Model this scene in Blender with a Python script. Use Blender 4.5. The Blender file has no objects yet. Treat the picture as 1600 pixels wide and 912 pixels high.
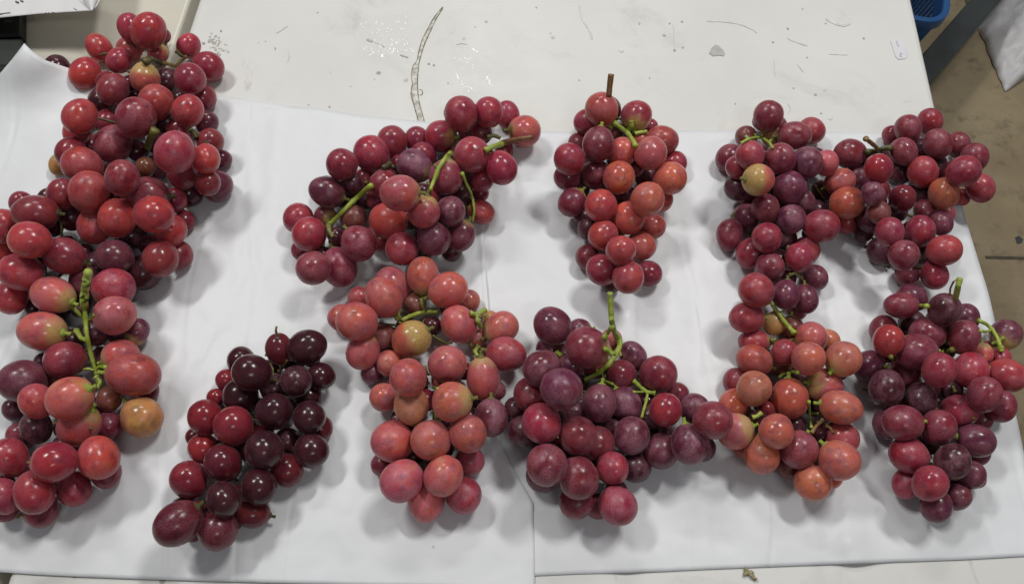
import bpy, bmesh, math, random
import numpy as np
from mathutils import Vector, Matrix, noise
PI = math.pi
rnd = random.Random(7)
S = bpy.context.scene
COL = S.collection

# ------------------------------------------------------------------ camera
F_PX = 1200.0                      # focal length in pixels of the 1600 px wide photograph
PITCH = math.radians(64)
CAM = Vector((0.0, -0.56 / math.tan(PITCH), 0.56))
cd = bpy.data.cameras.new('camera'); cam = bpy.data.objects.new('camera', cd); COL.objects.link(cam)
cd.sensor_width = 36; cd.lens = 27.0; cd.clip_start = 0.01; cd.clip_end = 60
cam.location = CAM; cam.rotation_euler = (math.radians(90) - PITCH, 0, 0)
S.camera = cam
RIGHT = Vector((1, 0, 0)); UP = Vector((0, math.sin(PITCH), math.cos(PITCH))); FWD = Vector((0, math.cos(PITCH), -math.sin(PITCH)))

# ------------------------------------------------------------------ light
S.view_settings.view_transform = 'Standard'; S.view_settings.look = 'None'
S.view_settings.exposure = -0.06; S.view_settings.gamma = 1.0
w = bpy.data.worlds.new('World'); S.world = w; w.use_nodes = True
w.node_tree.nodes['Background'].inputs[0].default_value = (0.93, 0.96, 1.0, 1)
w.node_tree.nodes['Background'].inputs[1].default_value = 0.14
def tube_light(name, loc, size, energy, rz=0, color=(1.0, 0.985, 0.95)):
    d = bpy.data.lights.new(name, 'AREA'); d.shape = 'RECTANGLE'; d.size, d.size_y = size
    d.energy = energy; d.color = color
    o = bpy.data.objects.new(name, d); COL.objects.link(o)
    o.location = loc
    o.rotation_euler = (Vector((0, 0, 0)) - Vector(loc)).to_track_quat('-Z', 'Y').to_euler()
    return o
tube_light('ceiling_lamp', (0.75, 0.75, 1.9), (0.48, 0.15), 20)
tube_light('ceiling_lamp', (-0.95, 0.70, 1.9), (0.48, 0.15), 17)
tube_light('ceiling_lamp', (-0.2, 1.9, 2.0), (0.7, 0.12), 12)
tube_light('ceiling_lamp', (0.5, -1.15, 1.9), (0.6, 0.14), 4.5)

# ------------------------------------------------------------------ helpers
def ray(x, y):
    return FWD + RIGHT * ((x - 800) / F_PX) + UP * (-(y - 456) / F_PX)     # unit forward depth
def on(x, y, z=0.0):
    """the place in the scene that a table-top (or floor) feature of the photograph has"""
    d = ray(x, y); return CAM + d * ((z - CAM.z) / d.z)
def obj(name, verts, faces, mat, parent=None, smooth=False, origin=None):
    me = bpy.data.meshes.new(name)
    if origin is not None: verts = [Vector(v) - origin for v in verts]
    me.from_pydata([tuple(v) for v in verts], [], faces); me.update()
    if smooth:
        for p in me.polygons: p.use_smooth = True
    if mat: me.materials.append(mat)
    o = bpy.data.objects.new(name, me); COL.objects.link(o)
    if origin is not None: o.location = origin
    if parent: o.parent = parent
    return o
def tag(o, label=None, cat=None, group=None, kind=None):
    if label: o['label'] = label
    if cat: o['category'] = cat
    if group: o['group'] = group
    if kind: o['kind'] = kind
    return o
def empty(name, loc):
    o = bpy.data.objects.new(name, None); COL.objects.link(o); o.location = loc; o.empty_display_size = .02; return o
def put(o, root):
    """parent o (built in world space) to an unrotated root, keeping its place"""
    o.parent = root; o.location = Vector(o.location) - Vector(root.location); return o
def tube(pts, rads, n=8, cap=True, V=None, Fs=None):
    V = [] if V is None else V; Fs = [] if Fs is None else Fs
    base = len(V); up = Vector((0.1, 0.2, 1)).normalized()
    for i, p in enumerate(pts):
        a = pts[max(0, i - 1)]; b = pts[min(len(pts) - 1, i + 1)]
        t = (b - a)
        if t.length < 1e-9: t = Vector((0, 1, 0))
        t.normalize()
        s = t.cross(up)
        if s.length < 1e-3: s = t.cross(Vector((1, 0, 0)))
        s.normalize(); u = s.cross(t)
        for k in range(n):
            an = 2 * PI * k / n
            V.append(p + (s * math.cos(an) + u * math.sin(an)) * rads[i])
    for i in range(len(pts) - 1):
        for k in range(n):
            a = base + i * n + k; b = base + i * n + (k + 1) % n
            Fs.append((a, b, b + n, a + n))
    if cap:
        Fs.append(tuple(base + k for k in range(n))[::-1]); Fs.append(tuple(base + (len(pts) - 1) * n + k for k in range(n)))
    return V, Fs
def catmull(P, per=5):
    if len(P) < 3:
        return [P[0].lerp(P[1], k / per) for k in range(per + 1)]
    out = []
    for i in range(len(P) - 1):
        p0 = P[max(0, i - 1)]; p1 = P[i]; p2 = P[i + 1]; p3 = P[min(len(P) - 1, i + 2)]
        for k in range(per):
            t = k / per
            out.append(0.5 * ((2 * p1) + (p2 - p0) * t + (2 * p0 - 5 * p1 + 4 * p2 - p3) * t * t + (3 * p1 - p0 - 3 * p2 + p3) * t ** 3))
    out.append(P[-1].copy()); return out
def box(V, Fs, c, half, ax=Vector((1, 0, 0))):
    ax = ax.normalized(); ay = Vector((-ax.y, ax.x, 0)); az = Vector((0, 0, 1)); b = len(V)
    for sz in (-1, 1):
        for sx, sy in ((-1, -1), (1, -1), (1, 1), (-1, 1)):
            V.append(c + ax * sx * half[0] + ay * sy * half[1] + az * sz * half[2])
    Fs += [(b, b+3, b+2, b+1), (b+4, b+5, b+6, b+7), (b, b+1, b+5, b+4), (b+1, b+2, b+6, b+5), (b+2, b+3, b+7, b+6), (b+3, b, b+4, b+7)]
def bevel(o, wd, seg=3):
    m = o.modifiers.new('bevel', 'BEVEL'); m.width = wd; m.segments = seg; m.limit_method = 'ANGLE'; return o

class NT:
    def __init__(s, name):
        s.m = bpy.data.materials.new(name); s.m.use_nodes = True; s.t = s.m.node_tree
        s.b = s.t.nodes['Principled BSDF']
    def n(s, typ, **kw):
        nd = s.t.nodes.new(typ)
        for k, v in kw.items():
            if k.startswith('i_'):
                nd.inputs[k[2:].replace('_', ' ')].default_value = v
            else: setattr(nd, k, v)
        return nd
    def l(s, a, b): s.t.links.new(a, b)
    def math(s, op, a, b=None, clamp=False):
        nd = s.n('ShaderNodeMath', operation=op); nd.use_clamp = clamp
        for i, v in enumerate((a, b)):
            if v is None: continue
            if isinstance(v, (int, float)): nd.inputs[i].default_value = v
            else: s.l(v, nd.inputs[i])
        return nd.outputs[0]
    def ramp(s, fac, a, b, lo=0.0, hi=1.0, smooth=True):
        nd = s.n('ShaderNodeMapRange'); nd.interpolation_type = 'SMOOTHSTEP' if smooth else 'LINEAR'
        s.l(fac, nd.inputs[0])
        for i, v in zip((1, 2, 3, 4), (a, b, lo, hi)):
            if isinstance(v, (int, float)): nd.inputs[i].default_value = v
            else: s.l(v, nd.inputs[i])
        return nd.outputs[0]
    def mix(s, fac, a, b, blend='MIX'):
        nd = s.n('ShaderNodeMix', data_type='RGBA', blend_type=blend)
        for i, v in ((0, fac), (6, a), (7, b)):
            if isinstance(v, (int, float)): nd.inputs[i].default_value = v
            elif isinstance(v, tuple): nd.inputs[i].default_value = (*v[:3], 1)
            else: s.l(v, nd.inputs[i])
        return nd.outputs[2]
    def noise(s, vec, scale, detail=3, rough=.5, dist=0):
        nd = s.n('ShaderNodeTexNoise'); nd.inputs['Scale'].default_value = scale; nd.inputs['Detail'].default_value = detail
        nd.inputs['Roughness'].default_value = rough; nd.inputs['Distortion'].default_value = dist
        if vec is not None: s.l(vec, nd.inputs['Vector'])
        return nd.outputs[0]
    def bump(s, h, strength, dist):
        nd = s.n('ShaderNodeBump'); nd.inputs['Strength'].default_value = strength; nd.inputs['Distance'].default_value = dist
        s.l(h, nd.inputs['Height']); s.l(nd.outputs[0], s.b.inputs['Normal'])
def plain(name, col, rough=.5, metal=0, nscale=30, var=.15, bump=0, spec=.5):
    t = NT(name); tc = t.n('ShaderNodeTexCoord').outputs['Object']
    f = t.noise(tc, nscale, 4)
    c = t.mix(t.ramp(f, .3, .7), tuple(x * (1 - var) for x in col), tuple(min(1, x * (1 + var)) for x in col))
    t.l(c, t.b.inputs['Base Color']); t.b.inputs['Roughness'].default_value = rough; t.b.inputs['Metallic'].default_value = metal
    t.b.inputs['Specular IOR Level'].default_value = spec
    if bump: t.bump(f, .5, bump)
    return t.m

# ------------------------------------------------------------------ materials
def skin_material():
    t = NT('grape_skin')
    tc = t.n('ShaderNodeTexCoord').outputs['Object']
    oi = t.n('ShaderNodeObjectInfo')
    off = t.math('MULTIPLY', oi.outputs['Random'], 37.0)
    cmb = t.n('ShaderNodeCombineXYZ')
    for i in range(3): t.l(off, cmb.inputs[i])
    add = t.n('ShaderNodeVectorMath', operation='ADD'); t.l(tc, add.inputs[0]); t.l(cmb.outputs[0], add.inputs[1]); v = add.outputs[0]
    base = oi.outputs['Color']
    global_bw = t.n('ShaderNodeRGBToBW'); t.l(base, global_bw.inputs[0])
    big = t.noise(v, 1.1, 2, .5); mid = t.noise(v, 2.2, 3, .55, .2); fine = t.noise(v, 15, 4, .7); big2 = t.noise(v, 1.5, 2, .5, .2)
    bloom = t.math('DIVIDE', oi.outputs['Object Index'], 100.0)
    # warm, less ripe side and a darker, riper side
    warm = t.mix(1.0, base, (1.15, 1.45, 0.92), 'MULTIPLY')
    c = t.mix(t.ramp(big, .46, .66, 0, .85), base, warm)
    # riper flank, blush of yellow under the thinner skin
    hot = t.mix(1.0, base, (1.25, 1.15, .62), 'MULTIPLY')
    c = t.mix(t.ramp(t.noise(v, .75, 1, .4), .42, .62, 0, .7), c, hot)
    c = t.mix(t.math('MULTIPLY', t.ramp(t.noise(v, 1.7, 3, .6, .3), .54, .72, 0, .55), t.ramp(global_bw.outputs[0], .10, .19)), c, (0.50, 0.27, 0.085))
    dark = t.mix(1.0, base, (0.50, 0.55, 0.85), 'MULTIPLY')
    c = t.mix(t.ramp(mid, .50, .68, 0, .65), c, dark)
    # stem end paler and greener
    sep = t.n('ShaderNodeSeparateXYZ'); t.l(tc, sep.inputs[0])
    zz = t.math('ADD', sep.outputs[2], t.math('MULTIPLY', t.math('SUBTRACT', mid, .5), .9))
    edge = t.ramp(oi.outputs['Alpha'], 0.0, 1.0, 1.15, -0.20, False)
    g = t.ramp(zz, edge, t.math('ADD', edge, .52))
    c = t.mix(t.math('MULTIPLY', g, .92), c, t.mix(t.ramp(fine, .4, .65), (0.50, 0.40, 0.12), (0.40, 0.22, 0.08)))
    # waxy bloom in soft clouds and fine dust
    bl = t.math('MULTIPLY', t.ramp(big2, .30, .64, .12, 1.0), t.ramp(fine, .34, .62, .22, 1.0))
    bl = t.math('MULTIPLY', bl, bloom, True)
    c = t.mix(t.math('MULTIPLY', bl, .56), c, (0.47, 0.215, 0.29))
    gr = t.noise(v, 26, 3, .7)
    c = t.mix(t.math('MULTIPLY', t.ramp(gr, .52, .66, 0, .5), t.ramp(mid, .38, .55)), c, t.mix(1.0, base, (0.45, 0.42, 0.6), 'MULTIPLY'))
    # small pale lenticels and a few brown scars
    vo = t.n('ShaderNodeTexVoronoi'); vo.inputs['Scale'].default_value = 11; t.l(v, vo.inputs['Vector'])
    dots = t.ramp(vo.outputs[0], .05, .16, .42, 0)
    c = t.mix(dots, c, t.mix(.4, base, (0.55, 0.30, 0.22)))
    sc = t.noise(v, 3.2, 4, .6, .8)
    c = t.mix(t.ramp(sc, .70, .80, 0, .40), c, (0.10, 0.03, 0.018))
    t.l(c, t.b.inputs['Base Color'])
    t.l(t.ramp(bl, 0, .55, .19, .46), t.b.inputs['Roughness'])
    t.b.inputs['IOR'].default_value = 1.42; t.b.inputs['Specular IOR Level'].default_value = .5
    t.b.inputs['Subsurface Weight'].default_value = .20
    t.b.inputs['Subsurface Radius'].default_value = (1.0, .28, .16); t.b.inputs['Subsurface Scale'].default_value = .004
    t.b.inputs['Sheen Weight'].default_value = .10; t.b.inputs['Sheen Roughness'].default_value = .35
    t.b.inputs['Sheen Tint'].default_value = (1.0, .78, .84, 1)
    return t.m
M_SKIN = skin_material()
def stem_material(name, c1, c2):
    t = NT(name); tc = t.n('ShaderNodeTexCoord').outputs['Object']
    a = t.noise(tc, 90, 3); f = t.noise(tc, 600, 4)
    c = t.mix(t.ramp(a, .42, .62), c1, c2); c = t.mix(t.ramp(f, .60, .72, 0, .6), c, (0.10, .05, .02))
    t.l(c, t.b.inputs['Base Color']); t.b.inputs['Roughness'].default_value = .45
    t.b.inputs['Subsurface Weight'].default_value = .1; t.b.inputs['Subsurface Scale'].default_value = .002
    t.bump(t.math('ADD', a, t.math('MULTIPLY', f, .4)), .6, .0012)
    return t.m
STEM = {'g': stem_material('green_stem', (.29, .38, .045), (.36, .42, .08)),
        'o': stem_material('olive_stem', (.15, .15, .03), (.24, .22, .06)),
        'b': stem_material('brown_stem', (.14, .055, .02), (.22, .12, .04)),
        't': stem_material('dry_stem', (.20, .10, .035), (.32, .27, .09)),
        'd': stem_material('dark_stem', (.05, .045, .015), (.12, .11, .03))}
def paper_material(name, col):
    t = NT(name); tc = t.n('ShaderNodeTexCoord').outputs['Object']
    a = t.noise(tc, 5, 3); f = t.noise(tc, 260, 4, .7)
    c = t.mix(t.ramp(a, .3, .7), tuple(x * .985 for x in col), col); c = t.mix(t.ramp(f, .35, .7, 0, .5), c, tuple(x * .975 for x in col))
    t.l(c, t.b.inputs['Base Color']); t.b.inputs['Roughness'].default_value = .42; t.b.inputs['Specular IOR Level'].default_value = .35
    mp = t.n('ShaderNodeMapping'); mp.inputs['Scale'].default_value = (13, 3.0, 1); mp.inputs['Rotation'].default_value = (0, 0, .12); t.l(tc, mp.inputs[0])
    w3 = t.ramp(t.math('ABSOLUTE', t.math('SUBTRACT', t.noise(mp.outputs[0], 1.0, 2, .5, .4), .5)), 0, .05)
    # fine cockling of thin paper
    w1 = t.noise(tc, 9, 3, .5); w2 = t.noise(tc, 30, 2, .5)
    t.bump(t.math('ADD', t.math('ADD', w1, t.math('MULTIPLY', w3, .05)), t.math('MULTIPLY', w2, .18)), .7, .010)
    return t.m
M_PAPER = paper_material('glossy_white_paper', (.72, .735, .76))
def table_material():
    t = NT('worn_white_laminate'); tc = t.n('ShaderNodeTexCoord').outputs['Object']
    a = t.noise(tc, 3.0, 5, .6); b = t.noise(tc, 11, 6, .7, .5); f = t.noise(tc, 120, 3)
    c = t.mix(t.ramp(a, .35, .65), (.62, .615, .59), (.68, .68, .66))
    c = t.mix(t.ramp(b, .54, .74, 0, .55), c, (.47, .455, .42))
    # short grey scuffs stretched along the table
    mp = t.n('ShaderNodeMapping'); mp.inputs['Scale'].default_value = (46, 14, 1); mp.inputs['Rotation'].default_value = (0, 0, .5); t.l(tc, mp.inputs[0])
    s1 = t.noise(mp.outputs[0], 1.0, 4, .65)
    gate = t.ramp(t.noise(tc, 2.2, 2), .48, .66)
    c = t.mix(t.math('MULTIPLY', t.ramp(s1, .64, .73, 0, .7), gate), c, (.33, .31, .29))
    mp2 = t.n('ShaderNodeMapping'); mp2.inputs['Scale'].default_value = (20, 70, 1); mp2.inputs['Rotation'].default_value = (0, 0, -.35); t.l(tc, mp2.inputs[0])
    s2 = t.noise(mp2.outputs[0], 1.0, 3, .6)
    c = t.mix(t.ramp(s2, .70, .76, 0, .40), c, (.36, .34, .31))
    vo = t.n('ShaderNodeTexVoronoi'); vo.inputs['Scale'].default_value = 34; t.l(tc, vo.inputs['Vector'])
    c = t.mix(t.math('MULTIPLY', t.ramp(vo.outputs[0], .05, .10, .75, 0), t.ramp(b, .47, .56)), c, (.20, .18, .15))
    t.l(c, t.b.inputs['Base Color']); t.l(t.ramp(b, .3, .7, .34, .5), t.b.inputs['Roughness'])
    t.bump(t.math('ADD', t.noise(tc, 5, 2), t.math('MULTIPLY', f, .02)), .25, .004)
    return t.m
M_TABLE = table_material()
M_TABLE2 = plain('cream_table_laminate', (.60, .575, .49), .38, nscale=8, var=.05)
def floor_material():
    t = NT('stained_concrete_floor'); tc = t.n('ShaderNodeTexCoord').outputs['Object']
    a = t.noise(tc, 2.4, 6, .65); b = t.noise(tc, 22, 6, .7)
    c = t.mix(t.ramp(a, .35, .65), (.26, .20, .12), (.38, .305, .19)); c = t.mix(t.ramp(b, .52, .75, 0, .7), c, (.12, .095, .06))
    t.l(c, t.b.inputs['Base Color']); t.b.inputs['Roughness'].default_value = .55
    t.bump(b, .3, .002)
    return t.m
M_FLOOR = floor_material()

# ------------------------------------------------------------------ the setting: floor and two tables
FZ = -0.74
o = obj('floor', [(-6, -6, FZ), (8, -6, FZ), (8, 9, FZ), (-6, 9, FZ)], [(0, 1, 2, 3)], M_FLOOR); tag(o, kind='structure')
A_T = math.radians(3.6)
TX = Vector((math.cos(A_T), -math.sin(A_T), 0)); TY = Vector((math.sin(A_T), math.cos(A_T), 0))
def table(name, xl, xr, mat, label, zt=0.0, y0=-.55, y1=1.25, bev=.006):
    root = empty(name, TX * ((xl + xr) / 2) + TY * ((y0 + y1) / 2) + Vector((0, 0, FZ)))
    c = TX * ((xl + xr) / 2) + TY * ((y0 + y1) / 2)
    V, Fs = [], []; box(V, Fs, c + Vector((0, 0, zt - .015)), ((xr - xl) / 2, (y1 - y0) / 2, .015), TX)
    top = obj('tabletop', V, Fs, mat); bevel(top, bev); put(top, root)
    for sx in (-1, 1):
        for sy in (-1, 1):
            p = c + TX * sx * ((xr - xl) / 2 - .07) + TY * sy * ((y1 - y0) / 2 - .08)
            V, Fs = [], []; box(V, Fs, Vector((p.x, p.y, (zt - .03 + FZ) / 2)), (.016, .016, (zt - .03 - FZ) / 2), TX)
            put(obj('leg', V, Fs, M_STEEL), root)
    tag(root, label, 'table'); return root, top
M_STEEL = plain('dark_grey_painted_steel', (.045, .052, .052), .42, nscale=12, var=.2)
def tcoord(p): return (Vector(p).dot(TX), Vector(p).dot(TY))
XL = tcoord(on(309, 0))[0]; XR = tcoord(on(1428, 8))[0]
main_table, main_top = table('table', XL, XR, M_TABLE, 'scuffed white table under the paper and the grapes')
left_table, left_top = table('table', XL - .62, XL - .0085, M_TABLE2, 'cream table on the left, butted beside the scuffed white one', zt=-.001, bev=.0035)

# ------------------------------------------------------------------ paper sheets
def poly_at(P, u):
    """arc-length point on a polyline of pixels"""
    L = [0]
    for a, b in zip(P, P[1:]): L.append(L[-1] + math.hypot(b[0] - a[0], b[1] - a[1]))
    s = u * L[-1]
    for i in range(len(P) - 1):
        if s <= L[i + 1] + 1e-9:
            k = (s - L[i]) / max(1e-9, L[i + 1] - L[i]); return (P[i][0] * (1 - k) + P[i + 1][0] * k, P[i][1] * (1 - k) + P[i + 1][1] * k)
    return P[-1]
def seg_d(p, a, b):
    ax, ay = a; bx, by = b; dx, dy = bx - ax, by - ay
    k = max(0, min(1, ((p[0] - ax) * dx + (p[1] - ay) * dy) / (dx * dx + dy * dy))); return math.hypot(p[0] - ax - k * dx, p[1] - ay - k * dy)
def patch(name, top, bot, lef, rig, zf, mat, nu=110, nv=90, parent=None, thick=.00022):
    V = []
    for j in range(nv + 1):
        v = j / nv
        for i in range(nu + 1):
            u = i / nu
            t = poly_at(top, u); b = poly_at(bot, u); l = poly_at(lef, v); r = poly_at(rig, v)
            c00, c10, c01, c11 = top[0], top[-1], bot[0], bot[-1]
            p = [(1 - v) * t[k] + v * b[k] + (1 - u) * l[k] + u * r[k] - ((1 - u) * (1 - v) * c00[k] + u * (1 - v) * c10[k] + (1 - u) * v * c01[k] + u * v * c11[k]) for k in (0, 1)]
            V.append(on(p[0], p[1], zf(p[0], p[1], u, v)))
    Fs = [(j * (nu + 1) + i, (j + 1) * (nu + 1) + i, (j + 1) * (nu + 1) + i + 1, j * (nu + 1) + i + 1) for j in range(nv) for i in range(nu)]
    o = obj(name, V, Fs, mat, parent, True)
    m = o.modifiers.new('thickness', 'SOLIDIFY'); m.thickness = thick; m.offset = 1
    return o
def creases(p, L):
    z = 0
    for a, b, h, wd in L:
        d = seg_d(p, a, b); z += h * math.exp(-(d / wd) ** 2)
    return z
def wav(x, y, s, a, k=0): return a * (noise.noise(Vector((x / s, y / s, k))) + .5)
CR_R = [((1462, 330), (1520, 640), .0012, 9), ((1075, 205), (1100, 860), .0007, 14), ((1255, 500), (1275, 870), .0008, 12),
        ((880, 700), (1100, 660), .0006, 20), ((1340, 872), (1330, 850), .0040, 26), ((980, 884), (985, 876), .0022, 22)]
def z_right(x, y, u, v):
    e = min(1, u * 22, (1 - u) * 22, v * 22, (1 - v) * 22 + .15)
    z = .0008 + wav(x, y, 170, .0012, 2) * max(0, e) + creases((x, y), CR_R) * max(.0, min(1, (1 - u) * 30, u * 30, v * 25))
    return max(.0006, z)
sheet_r = patch('paper_sheet',
    [(700, 196), (800, 204), (900, 206), (1100, 204), (1300, 206), (1480, 208)],
    [(700, 905), (900, 896), (1040, 892), (1100, 889), (1300, 881), (1500, 874), (1632, 867)],
    [(700, 196), (700, 905)],
    [(1480, 208), (1508, 340), (1545, 460), (1590, 660), (1632, 867)], z_right, M_PAPER)
tag(sheet_r, 'white paper sheet under the grape bunches on the right, reaching the table edge', 'paper sheet')
CR_L = [((388, 230), (398, 420), .0011, 8), ((432, 190), (418, 330), .0012, 9), ((360, 160), (372, 420), .0008, 12), ((300, 560), (215, 720), .0010, 11),
        ((388, 800), (380, 900), .0009, 4), ((560, 560), (545, 860), .0008, 16), ((752, 230), (781, 690), .0030, 9), ((781, 690), (833, 790), .0012, 8),
        ((450, 330), (560, 470), .0006, 22), ((35, 300), (90, 250), .002, 30)]
def z_left(x, y, u, v):
    z = .0014 + wav(x, y, 150, .0013, 9) * min(1, v * 10, (1 - v) * 14 + .1) + creases((x, y), CR_L) * min(1, (1 - v) * 20)
    # the lifted, curled corner at the top left
    d = math.hypot(x - 38, (y - 68) * 1.1)
    if x < 330: z += .030 * math.exp(-(d / 78) ** 2) + .010 * math.exp(-(d / 150) ** 2)
    z += .0045 * math.exp(-((x - 420) / 90) ** 2) * math.exp(-((y - 150) / 26) ** 2) * max(0, math.sin((x - 340) / 38)) 
    return max(.0014, z)
sheet_l = patch('paper_sheet',
    [(38, 68), (52, 82), (70, 94), (105, 106), (180, 128), (300, 146), (350, 151), (400, 158), (450, 166), (500, 170), (560, 180), (640, 188), (700, 194), (748, 200)],
    [(-90, 888), (0, 893), (60, 897), (120, 900), (250, 905), (400, 909), (600, 914), (835, 920)],
    [(38, 68), (20, 92), (-4, 120), (-40, 240), (-70, 420), (-85, 650), (-90, 888)],
    [(748, 200), (751, 300), (757, 400), (766, 520), (774, 610), (782, 690), (806, 738), (833, 784), (835, 850), (835, 920)], z_left, M_PAPER, nu=150, nv=110)
tag(sheet_l, 'white paper sheet under the left grape bunches, its top left corner curling up', 'paper sheet')
bpy.context.view_layer.update()

# ------------------------------------------------------------------ grapes: x y r layer colour [elongation] [a<angle of the stem end>] [g<green>] [b<bloom>]
PAL = {'R': (.35, .038, .046), 'C': (.275, .021, .043), 'M': (.165, .016, .031), 'P': (.105, .017, .040), 'D': (.045, .006, .013),  # D: near-black skins, also given to low gap berries to paint in shade
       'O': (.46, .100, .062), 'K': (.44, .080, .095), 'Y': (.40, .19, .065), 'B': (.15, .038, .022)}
OVER = {'C': {'O': (.43, .078, .064), 'R': (.37, .052, .058)}, 'J': {'O': (.45, .115, .080), 'R': (.40, .065, .050), 'M': (.24, .030, .040), 'C': (.33, .034, .050)}, 'H': {'Y': (.42, .15, .07), 'O': (.44, .088, .074), 'R': (.40, .062, .062), 'C': (.33, .040, .060)},
        'A': {'R': (.385, .040, .048), 'M': (.205, .020, .036), 'C': (.31, .026, .050), 'O': (.38, .07, .055)}, 'F': {'Y': (.42, .165, .072), 'O': (.46, .085, .065), 'K': (.43, .070, .085), 'R': (.38, .045, .050)}, 'G': {'C': (.19, .013, .025), 'M': (.105, .009, .018), 'R': (.23, .020, .030), 'D': (.036, .005, .010)}, 'B': {'O': (.38, .052, .052), 'C': (.31, .024, .050), 'M': (.19, .017, .036)}, 'E': {'O': (.40, .085, .055)}}
BUNCH = {}
BUNCH['A'] = dict(bloom=30, spine=[(250,60),(262,105),(235,200),(205,300),(160,400),(60,400),(0,420)], label='largest bunch of red grapes, spilling over the left edge from the dark gap between tables', g="""
232 49 28 4 R;204 44 19 3 C 1.2 a80;155 75 19 3 R 1.2 a60;186 95 20 3.5 C;133 115 25 3 R;203 76 20 2 K g.5;247 84 16 2 K g.6;295 72 17.5 4 C 1.12 a120 b60;326 104 22 3 C 1.08 a200 g.25
227 122 22 3 K 1.1 a-90 g.75;297 123 23 3.5 M 1.08 a-100 b50;177 140 25 3 M b50;243 161 28 4 R 1.06 b50;294 173 25 4 R b50;317 153 20 3 M 1.1 a-100;125 182 27 3.5 R b40;212 185 31 5 M b60;160 158 22 2 D
167 190 19 2 M;120 207 22 2.5 R;177 225 29 4 M b60;111 238 24 3 M 1.1;273 238 32 5 C b80;329 222 21 2.5 M;323 192 18 2 P;322 248 21 4 R 1.12 a-90;325 286 20 3 M;339 291 24 1.5 P;285 272 24 3 M
129 258 28 4 R 1.08 a20 b70;93 257 17 2 Y g.9;139 300 32 5 R b50;191 278 27 4.5 M 1.04 b70;230 305 28 3 M 1.15 a0 b60;184 341 30 5.5 R b30;240 335 28 5 R 1.08 a200 b30;147 353 27 4.5 R b60;97 303 24 3 M 1.08
273 313 19 2 M;289 345 16 1.5 M;267 360 25 3.5 R;251 404 28 4 M b20;279 399 22 2.5 M;208 366 22 3 D;180 401 26 3 P 1.1 a200;102 400 28 3 M 1.12 a20;225 425 27 1.5 D;55 333 28 4 M 1.2 a0
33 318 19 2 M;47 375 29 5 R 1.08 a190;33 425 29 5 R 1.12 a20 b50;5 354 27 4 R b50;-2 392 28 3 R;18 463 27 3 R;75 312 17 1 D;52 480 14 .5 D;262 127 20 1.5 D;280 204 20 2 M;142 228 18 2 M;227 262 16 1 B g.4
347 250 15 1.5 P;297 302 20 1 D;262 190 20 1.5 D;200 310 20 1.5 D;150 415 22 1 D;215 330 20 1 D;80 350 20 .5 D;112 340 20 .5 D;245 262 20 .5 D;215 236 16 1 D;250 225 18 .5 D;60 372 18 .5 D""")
BUNCH['F'] = dict(bloom=55, spine=[(137,440),(137,520),(150,590),(110,690),(60,760)], label='bunch of pink and crimson grapes on the left below a thick upright bright green stem', g="""
84 461 28 4 K 1.22 a20 g.45;66 517 30 4 K 1.25 a5 g.45;177 450 30 3.5 C 1.06 a160 b80;180 492 30 4.5 K 1.05 a160 b80;133 440 25 2 P;214 519 17 2 P 1.3 a110 g.6;102 562 29 4 C 1.06 a-20;208 585 33 5 R 1.22 a185 g.3
188 555 25 4 K 1.1 a160 g.5;110 621 32 5 O 1.15 a-25 g.3;35 595 33 4 P 1.08 a0 b60;66 567 15 2 D;57 627 27 4.5 R;20 640 17 2 D;57 668 25 3 D 1.1;124 664 30 4.5 R 1.15 a-50 g.4;171 622 20 2.5 B
171 664 22 3 M b60;221 651 30 4 Y 1.08 a-140 g.2;232 610 17 1.5 M;32 682 22 2 M;15 715 31 4.5 C;86 721 31 5.5 C 1.08 a0 b30;154 714 33 4.5 R b40;54 768 33 5.5 C b30;116 763 27 4 C;5 775 28 4 C
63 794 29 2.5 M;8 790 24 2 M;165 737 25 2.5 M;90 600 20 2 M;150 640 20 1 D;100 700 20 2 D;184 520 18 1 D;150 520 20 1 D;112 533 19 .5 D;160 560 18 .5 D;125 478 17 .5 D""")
BUNCH['G'] = dict(bloom=12, spine=[(445,545),(450,600),(420,680),(380,740),(320,800)], label='glossy near-black bunch of grapes with wine-red ones down its left side', g="""
436 545 20 3 M 1.25 a85;480 542 26 5 D 1.18 a160;502 587 21 3 D 1.12;463 595 24 4 D b40;377 563 22 3 D 1.08;394 582 27 4.5 D 1.12 a20;354 594 17 2 C;376 620 28 4 D 1.08;338 622 15 2 C;321 652 27 4 C;365 665 30 5 C
429 643 28 5 D;428 605 22 3 D b40;483 651 25 4.5 D;483 620 21 3 D;502 668 18 2 M;413 703 30 5 D b20;449 688 20 3 D b40;487 703 26 4 D;449 735 25 4 M 1.06;349 723 29 5 M;318 700 24 3 R;296 750 30 4 C b25
405 760 28 5 D;349 779 27 5 D;395 802 22 3 M 1.22 a10;278 817 33 5 M 1.16 a-40 b30;340 826 30 4 M 1.08 a-110 b40;300 828 18 2 M;305 683 15 2 M;364 812 16 2 D;455 560 18 2 D;420 580 18 2 D;445 640 20 2 D;385 700 20 2 D""")
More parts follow.
